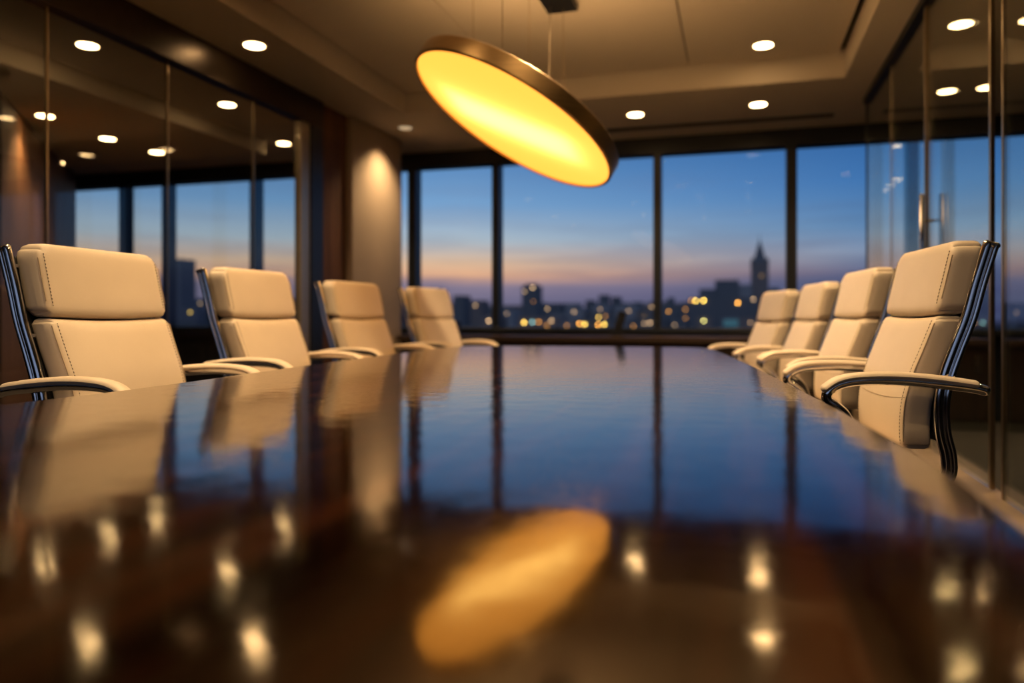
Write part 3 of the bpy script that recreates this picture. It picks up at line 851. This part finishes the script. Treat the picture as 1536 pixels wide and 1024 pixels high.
for row, (D, cl) in rows.items():
    for k, g in enumerate(cl):
        lo = g[0][0]-random.uniform(10, 20); hi = g[-1][0]+random.uniform(10, 20)
        if k > 0: lo = max(lo, (cl[k-1][-1][0]+g[0][0])/2+0.5)
        if k < len(cl)-1: hi = min(hi, (g[-1][0]+cl[k+1][0][0])/2-0.5)
        vt = min(q[1] for q in g)-random.uniform(5, 9)
        cs = []
        for q in g:
            if colname[q[2]] not in cs: cs.append(colname[q[2]])
        txt = 'low %s building with %s light%s, %s' % (row, ' and '.join(cs[:2]), 's' if len(g) > 1 else '', where(sum(q[0] for q in g)/len(g)))
        specs.append([lo, hi, vt, D, txt, [(q[0], q[1], q[2], q[3]*(0.62 if q[2] != 'w' else 0.5)) for q in g]])
def build_all(specs, name, group):
    for i_, sp in enumerate(specs):
        same = [x for x in specs if x[4] == sp[4]]; lab = sp[4]
        if len(same) > 1:
            same.sort(key=lambda x: x[0]); lab = ORD[same.index(sp)] + ' ' + lab
        building(name, sp[0], sp[1], sp[2], sp[3], random.choice((0, 0, 1, 2)), lab, 'building', sp[5], group, 'box' if random.random() < 0.4 else None)
build_all(specs, 'city_building', 'lit low buildings of the city')
random.seed(11)
x = 150; sk = []
while x < 1330:
    w = random.uniform(24, 60)
    sk.append([x, x+w*0.90, 456+random.uniform(-4, 5), 800, 'dark skyline block on the horizon, ' + where(x+w/2), []])
    x += w
build_all(sk, 'skyline_block', 'dark blocks along the horizon')
building('tower_block', 679, 696, 443, 560, 0, 'dark blocky tower just right of the farthest left chair', 'building', (), None, None)
tw = building('tower_block', 782, 806, 428, 560, 0, 'tall dark square tower block in the middle window', 'building', [(799, 431, 'w', 9), (787, 437, 'w', 4), (800, 452, 'o', 2)])
obj('roof_housing', B(-3.5, 4.5, 2, 9, 73.0-4, 73.0-1.6), CM[0], tw)
building('tower_block', 898, 911, 442, 640, 0, 'left and taller of the twin dark towers in the middle window', 'building')
building('tower_block', 917, 929, 445, 650, 0, 'right and lower of the twin dark towers in the middle window', 'building')
building('tower_block', 878, 890, 450, 660, 0, 'short dark tower left of the twin towers', 'building')
building('tower_block', 1002, 1010, 446, 640, 0, 'narrow dark block just right of the middle mullion', 'building')
building('tower_block', 256, 273, 388, 560, 0, 'tall dark block added for a tower mirrored in the left glass wall', 'building')  # added block stands in for a tower's mirror image in the glass
building('tower_block', 1212, 1240, 450, 600, 0, 'dark wide block behind the right chairs', 'building')
# palace block with a stepped roof and its spired tower
D = 520; s_ = D/1145
pb = empty('palace_building', far(1090, 477, D)*1.0); pb.location.z = ZG
tag(pb, 'broad stepped dark palace with a tall pointed spire tower at its right', 'building')
o0 = Vector(pb.location); top = lambda v: (477-v)*s_+0.95-ZG
dxu = lambda u: (u-1090)*s_/math.cos(YAW-0.0)*0.96
for u0, u1, v_, y0, dp in ((1050, 1074, 433, 0, 30), (1073, 1108, 420, 1, 28), (1107, 1126, 427, 2, 26), (1152, 1165, 432, 2, 20)):
    obj('wing', B(dxu(u0), dxu(u1), y0, y0+dp, 0, top(v_)), CM[0 if u0 != 1107 else 2], pb)
for u0 in (1075, 1082, 1089, 1096, 1103):
    obj('chimney', B(dxu(u0), dxu(u0+2), 8, 9.5, top(420), top(417.5)), CM[0], pb)
obj('terrace', B(dxu(1036), dxu(1168), -12, -1, 0, top(447)), CM[0], pb)
def lit2(par, u, v, y, col, s):
    h = WS/2*s_; x_ = dxu(u); z_ = top(v)
    obj('lit_window', B(x_-h, x_+h, y-0.4, y, z_-h, z_+h), lm(col, s), par)
for (u, v, col, s) in ((1106, 454.7, 'o', 36), (1046, 451, 'y', 34), (1057.5, 451, 'y', 46), (1039.5, 451, 'o', 10), (1127.5, 449.6, 'w', 9)):
    lit2(pb, u, v, -12, col, s*0.7)
hw = 12.5*s_; TXC = dxu(1137.5)
st = obj('tower', B(TXC-hw, TXC+hw, 3, 3+2*hw, 0, top(394)), CM[1], pb)
zt = top(394)
for sx in (-1, 1):
    for sy in (0, 1):
        tbm = lathe(bmesh.new(), [(1.1, zt-2), (1.1, zt+1.2), (0, zt+4.2)], 8, Matrix.Translation((TXC+sx*(hw-0.9), 3.9+sy*(2*hw-1.8), 0)))
        obj('turret', tbm, CM[1], st)
def frustum(bm, h0, z0, h1, z1, yc):
    a = [bm.verts.new((TXC+x_*h0, yc+y_*h0, z0)) for x_, y_ in ((-1,-1),(1,-1),(1,1),(-1,1))]
    b = [bm.verts.new((TXC+x_*h1, yc+y_*h1, z1)) for x_, y_ in ((-1,-1),(1,-1),(1,1),(-1,1))]
    for k in range(4): bm.faces.new((a[k], a[(k+1) % 4], b[(k+1) % 4], b[k]))
    bm.faces.new(a[::-1]); bm.faces.new(b)
bm = bmesh.new(); frustum(bm, hw*0.86, zt, hw*0.62, top(386), 3+hw); frustum(bm, hw*0.62, top(386), 0.15, top(358), 3+hw)
obj('spire', bm, CM[0], st)
bm = bmesh.new(); sweep(bm, [(TXC, 3+hw, top(359)), (TXC, 3+hw, top(352))], 0.22, 0.22, n=6); obj('finial', bm, CM[0], st)
h = 1.0
obj('lit_window', B(TXC-h+1, TXC+h+1, 2.7, 3.0, top(414)-h, top(414)+h), lm('w', 0.25), st)
# a blue-lit glass hall
gl = building('glass_hall', 1084, 1112, 477, 320, 2, 'low city hall with a dim teal lit facade below the palace block', 'building')
obj('lit_facade', B(-3.4, 3.4, -0.2, 0.05, 0.95-ZG-3.6, 0.95-ZG-0.6), emis('teal_glow', (0.10, 0.28, 0.38, 1), 0.35), gl)
